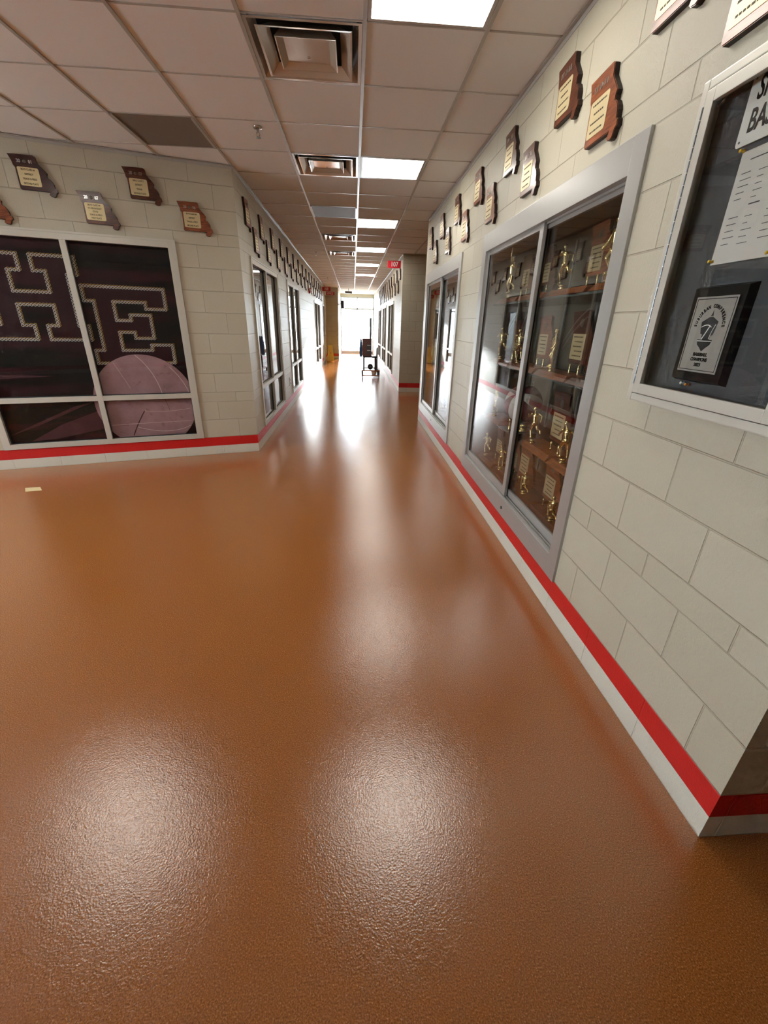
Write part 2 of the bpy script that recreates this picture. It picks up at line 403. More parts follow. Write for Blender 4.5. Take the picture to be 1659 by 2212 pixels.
def make_grille():
    t = thing('return_grille', None, 'ceiling grille', (0, 0, ZC), 0, 'dark perforated return grilles')
    p = B(); box(p, -h+.02, h-.02, -h+.012, h-.012, 0.004, 0.010); obj('perforated_panel', p, 'grille', t)
    for q in (-h+.006, h-.028): f = B(); box(f, q, q+.022, -h+.012, h-.012, -0.004, 0.004); obj('side_frame', f, 'grid', t)
    return t
def lamp_label(c):
    i, j = c
    row = [-1, 3, 7, 11, 15, 19]
    if i == 0 and j in row:
        n = row.index(j)
        if n == 0: return 'square ceiling light nearest the notice board, cut off at its near edge'
        return 'glowing square ceiling light over the corridor, %s one counted from the notice board end' % ordinal(n)
    return 'square ceiling light over the lobby, row %s, column %s' % (ordinal((j+9)//4), ordinal(-i//4))  # all but the nearest column are unseen, added lamps
proto = make_lamp()
for n, c in enumerate(sorted(LAMPS, key=lambda q: (abs(q[0]), q[1]))):
    o = proto if n == 0 else copy_tree(proto)
    o.location = (gx(c[0])+h, gy(c[1])+h, ZC); o['label'] = lamp_label(c)
proto = make_vent()
vl = ['large square louvred vent beside the ceiling light nearest the notice board', 'square louvred vent beside the second corridor light', 'square louvred vent just beyond the dark grille, third down the corridor', 'farthest small square louvred vent down the corridor ceiling']
for n, c in enumerate(sorted(VENTS, key=lambda q: q[1])):
    o = proto if n == 0 else copy_tree(proto); o.location = (gx(c[0])+h, gy(c[1])+h, ZC); o['label'] = vl[n]
proto = make_grille()
for n, (c, lb) in enumerate((((-3, 2), 'dark grey perforated ceiling panel above the angled wall'), ((-1, 6), 'dark grey perforated ceiling panel in the corridor between two vents'))):
    o = proto if n == 0 else copy_tree(proto); o.location = (gx(c[0])+h, gy(c[1])+h, ZC); o['label'] = lb
def make_sprinkler():
    t = thing('fire_sprinkler', None, 'sprinkler', (0, 0, ZC), 0, 'chrome fire sprinklers')
    b = B(); lathe(b, [(0.036, 0.006), (0.036, 0.0), (0.028, -0.006), (0.012, -0.008)], 20); obj('escutcheon', b, 'chrome', t, smooth=True)
    b = B(); frustum(b, (0, 0, -0.004), (0, 0, -0.028), 0.011, 0.009); frustum(b, (0.009, 0, -0.026), (0.014, 0, -0.042), .003, .003, 8)
    frustum(b, (-0.009, 0, -0.026), (-0.014, 0, -0.042), .003, .003, 8); frustum(b, (0.014, 0, -0.042), (0, 0, -0.058), .003, .003, 8); frustum(b, (-0.014, 0, -0.042), (0, 0, -0.058), .003, .003, 8)
    obj('frame_arm', b, 'chrome', t)
    b = B(); frustum(b, (0, 0, -0.058), (0, 0, -0.061), 0.019, 0.021, 14); obj('deflector', b, 'chrome', t)
    return t
proto = make_sprinkler()
for n, (x, y, lb) in enumerate(((-0.72, 4.2, 'nearest chrome sprinkler head between the angled wall and the vents'), (-0.77, 10.4, 'middle sprinkler head on the corridor ceiling beside the far vents'), (-0.82, 15.9, 'farthest tiny sprinkler head on the corridor ceiling'))):
    o = proto if n == 0 else copy_tree(proto); o.location = (x, y, ZC); o['label'] = lb

# ------------------------------------------------------------------ state-shaped plaques
STATE = [(-1.775, 2.674), (-1.60, 2.680), (-1.585, 2.672), (-1.579, 2.631), (-1.549, 2.597), (-1.535, 2.582), (-1.523, 2.566), (-1.529, 2.550), (-1.527, 2.535), (-1.511, 2.526), (-1.498, 2.508), (-1.491, 2.492), (-1.490, 2.467), (-1.477, 2.458), (-1.474, 2.438), (-1.487, 2.430), (-1.498, 2.404), (-1.510, 2.399), (-1.533, 2.403), (-1.543, 2.412), (-1.531, 2.434), (-1.735, 2.434), (-1.742, 2.441), (-1.742, 2.585), (-1.752, 2.600), (-1.756, 2.628)]
STATE = [(x+1.625, z-2.54) for x, z in STATE]          # about 0.30 x 0.28, centred on its plate
def plaque(name, label, lines, year, wood, group, plate=True, s=1.0, flat_text=True, gloss_year='silver'):
    t = thing(name, label, 'plaque', (0, 0, 0), 0, group)
    b = B(); poly_xz(b, [(x*s, z*s) for x, z in STATE], -0.019, 0.019)
    bmesh.ops.scale(b, vec=(1, 1.25, 1), verts=b.verts); bmesh.ops.translate(b, verts=b.verts, vec=(0, 0, 0))
    bmesh.ops.recalc_face_normals(b, faces=b.faces)
    fr = [e for e in b.edges if all(v.co.y < -0.022 for v in e.verts)]
    bmesh.ops.bevel(b, geom=fr, offset=0.0025, segments=2, affect='EDGES')
    for f in b.faces:
        if f.normal.y > -0.9: f.material_index = 1
    obj('state_board', b, [wood, 'edge'], t)
    b = B(); poly_xz(b, rrect(-0.105*s, 0.045*s, -0.078*s, 0.052*s, 0.012*s), -0.0252, 0.0016); p = obj('engraved_plate', b, 'brass', t)
    if lines:
        n = len(lines)
        lettering([(l, -0.03*s, (0.036-0.098*k/(n-1))*s, 0.0178*s, 0.0004, 0.80) for k, l in enumerate(lines)], 'ink', p, -0.0256)
    else:
        b = B()
        for k, w in enumerate((0.11, 0.075, 0.11, 0.10)):
            z = (0.034-k*0.031)*s; x = -0.03*s-w*s/2; xe = x+w*s; 
            while x < xe:
                d = random.uniform(0.007, 0.018)*s; box(b, x, min(x+d, xe), -0.0258, -0.0251, z-0.003*s, z+0.003*s); x += d+0.004*s
        obj('engraved_lettering', b, 'ink', p)
    if year:
        for yy, xx in ((year[0], -0.083), (year[1], 0.0)): lettering([(yy, xx*s, 0.091*s, 0.033*s, 0.0006, 0.85)], gloss_year, t, -0.0243, 'year_numeral')
    else:
        for xa, xb in ((-0.092, -0.074), (-0.012, 0.006)):
            b = B()
            for x in (xa, xb): box(b, (x-0.0055)*s, (x+0.0055)*s, -0.0252, -0.0237, 0.080*s, 0.102*s)
            obj('year_lettering', b, gloss_year, t)
    b = B(); lathe(b, [(0.012*s, 0), (0.012*s, 0.0015), (0.009*s, 0.0022), (0.0, 0.0022)][:3], 18)
    bmesh.ops.transform(b, matrix=Matrix.Translation((-0.042*s, -0.0232, 0.091*s)) @ Matrix.Rotation(PI/2, 4, 'X'), verts=b.verts); obj('seal', b, 'seal', t, smooth=True)
    return t
def put(o, fr, s, z, d=0.0008): o.location = fr.p(s, d, z); o.rotation_euler = (0, 0, fr.rot)
A = 'plaques on the angled wall'
put(plaque('state_plaque', 'dark state-shaped plaque reading 20 01, at the far end of the angled wall upper row', ['BOYS CLASS 4A', 'DISTRICT', 'TRACK & FIELD', 'SECOND PLACE'], ('20', '01'), 'wood4', A), FA, -1.625, 2.54)
put(plaque('state_plaque', 'state-shaped plaque reading 20 07 with 4 x 400 m relay plate above the mural window', ['BOYS CLASS 4A', '4 X 400 M RELAY', 'STATE', 'TRACK & FIELD', 'FIRST PLACE'], ('20', '07'), 'wood', A), FA, -1.19, 2.335)
put(plaque('state_plaque', 'state-shaped plaque with girls class plate, in the angled wall upper row toward the corner', ['GIRLS CLASS 2', 'DISTRICT', 'TENNIS', 'SECOND PLACE'], ('20', '07'), 'wood', A, s=0.97), FA, -0.80, 2.558)
put(plaque('state_plaque', 'small reddish state-shaped plaque reading 20 06 on the angled wall nearest the corner', ['BOYS CLASS 4A', 'DISTRICT', 'TRACK & FIELD', 'SECOND PLACE'], ('20', '06'), 'wood2', A, s=0.97), FA, -0.385, 2.345)
put(plaque('state_plaque', 'light brown plaque half out of view above the mural window far side', None, None, 'wood2', A), FA, -2.005, 2.31)
# right wall: upper and lower row
woods = ['wood2', 'wood3', 'wood', 'wood2', 'wood', 'wood3', 'wood2', 'wood', 'wood2', 'wood', 'wood3', 'wood2']
protos = {}
def wall_plaque(fr, s, z, wd, label, group):
    if wd not in protos: o = protos[wd] = plaque('state_plaque', label, None, None, wd, group)
    else: o = copy_tree(protos[wd])
    o['label'] = label; o['group'] = group; put(o, fr, s, z)
    return o
G = 'plaques on the trophy case wall'
up = [(2.03, 'wood2', 'upper plaque with glaring plate between notice board and big trophy case'), (2.83, 'wood', 'upper of the pair of brown plaques above the big trophy case'),
      (3.655, 'wood', 'upper plaque with pale yellow plate above the mullion of the big trophy case'), (4.455, 'wood2', 'upper plaque above the pillar between the two trophy cases'),
      (5.25, 'wood', 'thin reddish upper plaque above the small trophy case, nearer one'), (6.06, 'wood3', 'upper plaque with bluish wall glare over the small trophy case'), (6.86, 'wood3', 'farthest upper plaque where the trophy case wall ends')]
dn = [(1.625, 'wood3', 'lower plaque with glaring white plate directly above the notice board'), (2.417, 'wood2', 'orange brown lower plaque of the pair above the big trophy case'),
      (3.24, 'wood', 'lower plaque with white glare above the big trophy case mullion'), (4.03, 'wood3', 'lower plaque above the far end of the big trophy case'),
      (4.85, 'wood2', 'lower plaque with round glare above the small trophy case near end'), (5.65, 'wood', 'lower plaque over the middle of the small trophy case'), (6.45, 'wood3', 'farthest lower plaque over the small trophy case')]
for y, wd, lb in up: wall_plaque(FR, -(y-0.15), 2.525, wd, lb, G)
for y, wd, lb in dn: wall_plaque(FR, -(y-0.15), 2.315, wd, lb, G)
for k in range(16): wall_plaque(FL, 5.452+0.15+k*0.803, 2.505, woods[(k*5) % 12], 'upper-row plaque on the long corridor wall past the mural, %s from the near corner' % ordinal(k), 'plaques on the long corridor wall past the mural')
for k in range(15): wall_plaque(FL, 5.844+0.15+k*0.81, 2.305, woods[(k*7+1) % 12], 'lower-row plaque on the long corridor wall past the mural, %s from the near corner' % ordinal(k), 'plaques on the long corridor wall past the mural')
for k in range(11): wall_plaque(FF, -(10.75+k*0.8), 2.50, woods[(k*3) % 12], 'upper-row plaque beyond the side passage, %s from the room 107 sign' % ordinal(k), 'plaques beyond the side passage')
for k in range(10): wall_plaque(FF, -(11.15+k*0.8), 2.25, woods[(k*5+2) % 12], 'lower-row plaque beyond the side passage, %s from the room 107 sign' % ordinal(k), 'plaques beyond the side passage')

# ------------------------------------------------------------------ windows with printed murals
def clip(pts, x0, x1, z0, z1):
    def cut(P, ins, sec):
        out = []
        for i, p in enumerate(P):
            q = P[(i+1) % len(P)]
            if ins(p): out.append(p)
            if ins(p) != ins(q): out.append(sec(p, q))
        return out
    def lerp(p, q, t): return (p[0]+(q[0]-p[0])*t, p[1]+(q[1]-p[1])*t)
    for ax, v, sg in ((0, x0, 1), (0, x1, -1), (1, z0, 1), (1, z1, -1)):
        pts = cut(pts, lambda p: (p[ax]-v)*sg >= 0, lambda p, q: lerp(p, q, (v-p[ax])/(q[ax]-p[ax])))
        if not pts: return pts
    return pts
def window_unit(num, fr, s0, s1, z0, z1, fm, side=0.06, top=0.055, bar=0.69, mull=None, fw=0.05, mural=True):
    w = thing('window_%d' % num, None, None, fr.p(0), fr.rot, kind='structure'); mull = mull if mull is not None else (s0+s1)/2
    f = B(); d0, d1 = -0.012, 0.06
    box(f, s0, s0+side, d0, d1, z0, z1, .002); box(f, s1-side, s1, d0, d1, z0, z1, .002)
    box(f, s0+side, s1-side, d0, d1, z1-top, z1, .002); box(f, s0+side, s1-side, d0, d1, z0, z0+0.05, .002)
    obj('window_frame', f, fm, w)
    f = B(); box(f, s0+side, s1-side, d0+.006, d1, bar-.025, bar+.025, .002); obj('transom_bar', f, fm, w)
    f = B(); box(f, mull-fw/2, mull+fw/2, d0+.004, d1, z0+.05, z1-top, .002); obj('mullion', f, fm, w)
    f = B(); box(f, s0-.012, s1+.012, -0.017, -0.001, z1-.004, z1+.012); box(f, s1-.002, s1+.010, -0.017, -0.001, z0, z1); obj('outer_trim', f, fm, w)
    for a, b in ((s0+side, mull-fw/2), (mull+fw/2, s1-side)):
        for c, d in ((z0+.05, bar-.025), (bar+.025, z1-top)):
            g = B(); box(g, a, b, 0.032, 0.036, c, d); obj('pane', g, 'glass_m', w)
            g = B()
            for q in ((a, a+.006, c, d), (b-.006, b, c, d), (a, b, c, c+.008), (a, b, d-.006, d)): box(g, q[0], q[1], 0.022, 0.031, q[2], q[3])
            obj('gasket', g, 'gasket', w)
    m = B(); box(m, s0+.02, s1-.02, 0.052, 0.058, z0+.02, z1-.02); mu = obj('mural', m, 'mural', w)
    f = B(); box(f, s0, s1, 0.06, 0.19, z0, z1); obj('backing', f, 'void', w)
    return w, mu
w, mu = window_unit(1, FA, -2.47, -0.61, 0.2032, 2.142, 'alu_w', mull=-1.537, bar=0.683)
E_ = [(-1.49, 1.725), (-.785, 1.72), (-.785, 1.537), (-.967, 1.537), (-.967, 1.595), (-1.247, 1.595), (-1.247, 1.427), (-1.12, 1.427), (-1.12, 1.48), (-.94, 1.48), (-.94, 1.261), (-1.108, 1.261), (-1.108, 1.318), (-1.244, 1.318), (-1.244, 1.146), (-.975, 1.146), (-.975, 1.199), (-.78, 1.199), (-.78, 1.021), (-1.488, 1.021), (-1.488, 1.145), (-1.412, 1.145), (-1.412, 1.595), (-1.49, 1.595)]
hr = [(-1.748, 1.655), (-1.748, 1.828), (-1.837, 1.828), (-1.837, 1.957), (-1.50, 1.957), (-1.50, 1.81), (-1.578, 1.81), (-1.578, 1.37), (-1.50, 1.37), (-1.50, 1.242), (-1.836, 1.242), (-1.836, 1.367), (-1.748, 1.367), (-1.748, 1.545)]
H_ = hr + [(-3.778-x, z) for x, z in reversed(hr)]
def offset_shape(P, dx, dz): return [(x+dx, z+dz) for x, z in P]
def chain(bm, P, y, r=0.0145, pitch=0.027, dx=0.0, dz=0.0):
    for i, p in enumerate(P):
        q = P[(i+1) % len(P)]; L = math.hypot(q[0]-p[0], q[1]-p[1]); n = max(1, round(L/pitch))
        for k in range(n):
            cx, cz = p[0]+(q[0]-p[0])*k/n+dx, p[1]+(q[1]-p[1])*k/n+dz
            if not (-2.41 < cx < -0.675): continue
            a = [bm.verts.new((cx+r*math.cos(t*PI/3+PI/6), y, cz+r*math.sin(t*PI/3+PI/6))) for t in range(6)]
            b = [bm.verts.new((cx+r*.55*math.cos(t*PI/3+PI/6), y, cz+r*.55*math.sin(t*PI/3+PI/6))) for t in range(6)]
            for t in range(6): bm.faces.new((a[t], a[(t+1) % 6], b[(t+1) % 6], b[t]))
for nm, P in (('letter_h', H_), ('letter_e', E_)):
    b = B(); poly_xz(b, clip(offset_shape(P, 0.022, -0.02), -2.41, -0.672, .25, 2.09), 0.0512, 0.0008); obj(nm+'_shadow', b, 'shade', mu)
    b = B(); poly_xz(b, P, 0.0504, 0.0006); le = obj(nm, b, 'maroon', mu)
    b = B(); chain(b, P, 0.0498, dx=0.012, dz=0.008); obj('gold_chain_edge', b, 'chain_g', le, recalc=False)
    b = B(); chain(b, P, 0.0496); obj('silver_chain_edge', b, 'chain_w', le, recalc=False)
for pts in ([(-2.41, .33), (-2.35, .36), (-1.80, .60), (-1.58, .655), (-1.72, .60), (-2.15, .42)], [(-2.25, .26), (-1.95, .42), (-1.56, .56), (-1.56, .36), (-2.0, .28)], [(-2.41, .93), (-1.9, .905), (-2.41, .88)]):
    b = B(); poly_xz(b, pts, 0.0508, 0.0004); obj('maroon_streak', b, 'streak', mu)
cx, cz, R_ = -1.12, 0.62, 0.49
b = B(); poly_xz(b, clip([(cx+R_*math.cos(2*PI*k/72), cz+R_*math.sin(2*PI*k/72)) for k in range(72)], -1.9, -0.672, 0.252, 1.3), 0.0482, 0.0008); bp = obj('printed_volleyball', b, 'ballp', mu)
def arc(p0, p1, p2, n=16): return [((1-t)**2*p0[0]+2*t*(1-t)*p1[0]+t*t*p2[0], (1-t)**2*p0[1]+2*t*(1-t)*p1[1]+t*t*p2[1]) for t in [k/n for k in range(n+1)]]
for pts, w_, mt in ((arc((-1.15, 1.105), (-.99, .95), (-.955, .70)), .006, 'seam'), (arc((-.84, .98), (-.73, .86), (-.69, .72)), .006, 'seam'), (arc((-1.36, 1.03), (-1.30, .9), (-1.25, .77)), .003, 'seam'),
                    (arc((-1.16, .53), (-.95, .50), (-.70, .54)), .004, 'seam'), (arc((-1.50, .39), (-1.1, .40), (-.70, .40)), .004, 'seam'), (arc((-1.26, .36), (-.95, .24), (-.72, .35)), .005, 'seam'),
                    (arc((-1.16, .53), (-1.25, .40), (-1.31, .27)), .010, 'seam_d'), (arc((-.955, .70), (-.93, .62), (-.91, .53)), .003, 'seam_d')):
    b = B(); strip(b, pts, w_, 0.0478); obj('ball_seam', b, mt, bp)
for num, s0, s1, zt in ((2, 5.60, 7.40, 2.11), (3, 8.47, 10.2, 2.11), (4, 14.1, 16.4, 2.05)):
    w, mu = window_unit(num, FL, s0, s1, 0.2032, zt, 'alu_w')
    b = B()
    m0 = (s0+s1)/2
    strip(b, arc((s0+.35, 1.72), (m0-.2, 1.72), (m0-.12, .95)), .03, 0.050); strip(b, arc((s0+.3, 1.66), (m0-.33, 1.6), (m0-.17, .85)), .018, 0.050)
    strip(b, arc((m0+.12, 1.75), (m0+.5, 1.62), (s1-.08, 1.25)), .02, 0.050); strip(b, arc((m0+.12, 1.64), (m0+.5, 1.5), (s1-.1, 1.15)), .014, 0.050)
    obj('printed_curve', b, 'seam', mu)
for num, s0, s1 in ((5, -14.0, -12.2), (6, -16.7, -14.9), (7, -19.4, -17.6)): window_unit(num, FF, s0, s1, 0.2032, 2.0, 'alu_w')

d = thing('window_8', None, None, (-6.2, 0, 0), PI/2, kind='structure')  # unseen lobby window, added to let sky fill the ceiling and right wall
b = B(); box(b, -0.4, 3.4, .02, .08, 1.0, 1.06); box(b, -0.4, 3.4, .02, .08, 2.14, 2.2)
for x in (-.4, .87, 2.13, 3.34): box(b, x, x+.06, .02, .08, 1.06, 2.14)
obj('window_frame', b, 'alu', d)
b = B(); box(b, -.34, 3.34, .045, .05, 1.06, 2.14); obj('pane', b, 'glass_d', d)
# ------------------------------------------------------------------ door, far entrance
d = thing('door_1', None, None, FL.p(0), FL.rot, kind='structure')
b = B(); box(b, 17.9, 17.96, -0.01, 0.16, 0, 2.1); box(b, 18.84, 18.9, -0.01, 0.16, 0, 2.1); box(b, 17.96, 18.84, -0.01, 0.16, 2.04, 2.1); obj('door_frame', b, 'hollow', d)
b = B(); box(b, 17.96, 18.1, .03, .075, .01, 2.04); box(b, 18.7, 18.84, .03, .075, .01, 2.04); box(b, 18.1, 18.7, .03, .075, .01, .95); box(b, 18.1, 18.7, .03, .075, 1.9, 2.04); obj('door_leaf', b, 'hollow', d)
b = B(); box(b, 18.1, 18.7, .048, .056, .95, 1.9); obj('door_pane', b, 'glass_d', d)
b = B(); frustum(b, (18.77, -.05, .98), (18.77, .03, .98), .012, .012); frustum(b, (18.77, -.05, .98), (18.65, -.05, .98), .010, .009); obj('door_handle', b, 'chrome', d)
b = B(); box(b, 17.9, 18.9, .15, .19, 0, 2.1); obj('dark_room_panel', b, 'grey', d)  # dark grey panel, its colour standing in for the unlit room behind
d = thing('door_2', None, None, (0, 24.0, 0), 0, kind='structure')
b = B()
for x in (-0.635, 0.19, 1.01): box(b, x, x+.05, 0, .1, 0, 2.68)
box(b, -.6, 1.06, 0, .1, 2.62, 2.68); box(b, -.6, 1.06, 0, .1, 2.10, 2.16); box(b, -.6, 1.06, 0.01, .09, 0, .12)
obj('entrance_frame', b, 'alu', d)
for a, c in ((-.585, .19), (.24, 1.01)):
    b = B(); box(b, a, c, .045, .053, .12, 2.10); box(b, a, c, .045, .053, 2.16, 2.62); obj('entrance_glass', b, 'glass_d', d)
b = B(); frustum(b, (.13, -.05, .8), (.13, -.05, 1.3), .012, .012); frustum(b, (.30, -.05, .8), (.30, -.05, 1.3), .012, .012)
for x in (.13, .30):
    for z in (.82, 1.28): frustum(b, (x, -.05, z), (x, .01, z), .008, .008)
obj('pull_handle', b, 'chrome', d)
b = B(); box(b, -30, 30, 24.2, 70, -0.06, -0.01); box(b, -30, -6.5, -20, 24.2, -0.06, -0.01); tag(obj('pavement', b, 'ground'), None, None, None, 'structure')

# ------------------------------------------------------------------ signs, small wall things
def flag_sign(label, fr, s, z0, z1, a, L, text, sz, sx):
    t = thing('room_sign', label, 'sign', fr.p(s, 0, 0), fr.rot)
    b = B(); box(b, -.004, .004, -L, -a, z0, z1, .001); obj('sign_panel', b, 'red', t)
    b = B(); box(b, -.008, .008, -a-.01, 0, z0-.008, z1+.012); obj('bracket', b, 'white', t)
    me = text_mesh(text, sz, 0.0012, 0.0004, sx).copy()
    mid = -(L+a)/2
    rot = PI/2 if fr is FL else -PI/2
    for sg in (1,):
        bm_ = B(); bm_.from_mesh(me)
        # lettering faces the camera (towards -y in the world)
        R0 = Matrix.Rotation(-fr.rot, 4, 'Z'); off = R0 @ Vector((0, -0.0052, 0))
        bmesh.ops.transform(bm_, matrix=Matrix.Translation((off.x, mid+off.y, (z0+z1)/2)) @ R0, verts=bm_.verts)
        obj('sign_lettering', bm_, 'white', t, recalc=False)
    return t
flag_sign('red sign reading 107 projecting at the side passage corner', FF, -10.33, 2.553, 2.69, .03, .325, '107', .125, .85)
flag_sign('red sign reading 108 projecting above the office door', FL, 17.5, 2.505, 2.64, .03, .335, '108', .125, .85)
flag_sign('red sign reading OFFICE behind and below the 108 sign', FL, 19.0, 2.455, 2.575, .08, .42, 'OFFICE', .10, .72)
t = thing('fire_alarm', 'small red fire alarm strobe among the plaques of the long corridor wall', 'fire alarm', FL.p(12.6, 0.001, 2.21), FL.rot)
b = B(); box(b, -.05, .05, -.045, 0, -.065, .065, .006); obj('housing', b, 'red', t)
b = B(); box(b, -.025, .025, -.062, -.045, .0, .035, .004); obj('strobe_lens', b, 'white', t)
t = thing('wall_outlet', 'white outlet cover low on the long corridor wall past the mural between windows', 'outlet', FL.p(8.12, 0, 0.46), FL.rot)
b = B(); box(b, -.04, .04, -.008, 0, -.07, .07, .003); obj('cover_plate', b, 'white', t)
b = B(); box(b, -.014, .014, -.010, -.007, .012, .045); box(b, -.014, .014, -.010, -.007, -.045, -.012); obj('socket', b, 'grey', t)
t = thing('wall_speaker', 'small black bracketed speaker high on the wall by the entrance', 'speaker', (-0.635, 20.9, 2.2), PI/2)
b = B(); box(b, -.09, .09, -.24, -.10, -.16, .16, .02); obj('speaker_body', b, 'black', t)
b = B(); frustum(b, (0, -.1, .05), (0, 0, -.02), .015, .02); box(b, -.03, .03, -.012, 0, -.06, .04); obj('bracket', b, 'black', t)
t = thing('exit_sign', 'tiny dark box hanging under the ceiling before the bright entrance', 'sign', (-0.19, 20.3, ZC), 0)
b = B(); box(b, -.15, .15, -.025, .025, -.20, -.11, .004); obj('sign_body', b, 'steel', t)
b = B(); frustum(b, (0, 0, -.12), (0, 0, 0), .01, .01); obj('hanger', b, 'steel', t)
t = thing('wet_floor_sign', 'yellow wet floor A-frame sign standing by the open office door', 'floor sign', (-0.93, 18.6, 0), 0.15)
for sg in (-1, 1):
    b = B(); vs = [(-.14, .02), (.14, .02), (.075, .62), (-.075, .62)]
    poly_xz(b, vs, -.006, .012); bmesh.ops.transform(b, matrix=Matrix.Rotation(sg*.17, 4, 'X') @ Matrix.Translation((0, 0, 0)), verts=b.verts)
    bmesh.ops.translate(b, verts=b.verts, vec=(0, sg*.105, 0)); p = obj('sign_leaf', b, 'yellow', t)
    if sg == -1:
        b = B(); frustum(b, (0, -.075, .33), (0, -.078, .33), .045, .045, 3); obj('warning_mark', b, 'orange', p)
b = B(); frustum(b, (-.07, 0, .62), (.07, 0, .62), .012, .012); obj('hinge', b, 'yellow', t)
b = B(); P = [(-3.02, 3.86), (-2.90, 3.88), (-2.835, 3.80), (-2.955, 3.765)]
vs = [b.verts.new((x+2.93, y-3.83, z)) for z in (0.001, 0.003) for x, y in P]
for f in ((0, 1, 2, 3), (7, 6, 5, 4), (0, 4, 5, 1), (1, 5, 6, 2), (2, 6, 7, 3), (3, 7, 4, 0)): b.faces.new([vs[i] for i in f])
tag(obj('card_slip', b, 'tan', loc=(-2.93, 3.83, 0)), 'small tan card lying on the brown floor before the mural window', 'card')

# ------------------------------------------------------------------ trophies
def figure(pose):
    """golden athlete about 0.19 tall, feet at z 0, facing -Y/+X"""
    b = B(); J = pose
    def limb(a, c, r0, r1): frustum(b, a, c, r0, r1, 10); ball(b, a, r0*1.02, u=10, v=7); ball(b, c, r1*1.02, u=10, v=7)
    pel, ch, nk, hd = J['pel'], J['ch'], J['nk'], J['hd']
    frustum(b, pel, ch, .0135, .0175, 12); ball(b, pel, .0145); ball(b, ch, .0185, (1.15, .85, 1)); limb(ch, nk, .010, .0065); ball(b, hd, .0115, (.92, 1, 1.15)); ball(b, (hd[0]+J.get('nose', .01), hd[1]-.002, hd[2]-.001), .0035)
    for s in ('l', 'r'):
        sh, el, ha = J['sh'+s], J['el'+s], J['ha'+s]
        limb(sh, el, .0072, .0054); limb(el, ha, .0054, .0036); ball(b, ha, .0052, (1, .8, 1.2)); limb(ch, sh, .011, .008)
        hp, kn, ft = J['hp'+s], J['kn'+s], J['ft'+s]
        limb(hp, kn, .0115, .0078); limb(kn, ft, .0075, .0045)
        t = J['to'+s]; limb(ft, t, .0052, .0042)
    o = obj('figure_tmp', b, 'gold'); md = o.modifiers.new('r', 'REMESH'); md.mode = 'VOXEL'; md.voxel_size = 0.0021
    sm = o.modifiers.new('s', 'SMOOTH'); sm.iterations = 3; sm.factor = .5
    dg = bpy.context.evaluated_depsgraph_get(); dg.update(); me = bpy.data.meshes.new_from_object(o.evaluated_get(dg))
    bpy.data.objects.remove(o)
    for p in me.polygons: p.use_smooth = True
    return me
def mk(**k): return k
POSES = dict(
 run=mk(pel=(0, 0, .095), ch=(-.012, 0, .138), nk=(-.020, 0, .157), hd=(-.028, 0, .174), nose=-.011, shl=(-.012, -.020, .148), ell=(-.038, -.026, .128), hal=(-.060, -.020, .136), shr=(-.012, .020, .148), elr=(.016, .028, .136), har=(.022, .022, .110),
        hpl=(0, -.010, .090), knl=(-.022, -.011, .058), ftl=(-.006, -.010, .014), tol=(-.026, -.010, .008), hpr=(0, .010, .090), knr=(.022, .011, .060), ftr=(.055, .011, .066), tor=(.062, .011, .050)),
 bat=mk(pel=(.004, 0, .092), ch=(-.008, 0, .130), nk=(-.018, 0, .150), hd=(-.026, 0, .167), nose=-.011, shl=(-.010, -.020, .140), ell=(-.036, -.022, .118), hal=(-.062, -.010, .108), shr=(-.006, .020, .140), elr=(.012, .030, .118), har=(.026, .022, .132),
        hpl=(0, -.010, .088), knl=(-.020, -.012, .056), ftl=(-.008, -.012, .014), tol=(-.026, -.012, .008), hpr=(.004, .010, .088), knr=(.006, .014, .052), ftr=(.014, .012, .014), tor=(-.002, .012, .008)),
 stand=mk(pel=(0, 0, .098), ch=(0, -.002, .142), nk=(0, -.002, .164), hd=(0, -.003, .182), nose=.002, shl=(-.023, 0, .153), ell=(-.040, -.004, .122), hal=(-.050, -.018, .098), shr=(.023, 0, .153), elr=(.036, .004, .122), har=(.032, -.012, .096),
        hpl=(-.009, 0, .092), knl=(-.012, -.016, .062), ftl=(-.004, .004, .022), tol=(-.006, -.016, .014), hpr=(.009, 0, .092), knr=(.010, -.004, .052), ftr=(.002, 0, .012), tor=(.002, -.022, .006)),
 reach=mk(pel=(0, 0, .105), ch=(0, 0, .150), nk=(.002, 0, .172), hd=(.004, 0, .188), nose=-.011, shl=(-.020, 0, .162), ell=(-.026, -.004, .200), hal=(-.020, -.006, .240), shr=(.021, 0, .160), elr=(.038, 0, .140), har=(.050, -.008, .158),
        hpl=(-.008, 0, .098), knl=(-.014, -.012, .060), ftl=(-.006, 0, .020), tol=(-.012, -.016, .012), hpr=(.008, 0, .098), knr=(.020, -.006, .066), ftr=(.036, .010, .044), tor=(.042, .006, .030)),
 crouch=mk(pel=(.004, 0, .062), ch=(.002, 0, .104), nk=(0, 0, .122), hd=(-.002, 0, .139), nose=-.011, shl=(-.008, -.020, .112), ell=(-.022, -.022, .086), hal=(-.038, -.014, .070), shr=(.008, .020, .112), elr=(.014, .026, .084), har=(-.006, .026, .066),
        hpl=(.002, -.010, .056), knl=(-.034, -.012, .060), ftl=(-.020, -.012, .014), tol=(-.040, -.012, .008), hpr=(.006, .010, .056), knr=(-.004, .012, .026), ftr=(.038, .012, .024), tor=(.050, .012, .010)))
FIG = {k: figure(v) for k, v in POSES.items()}
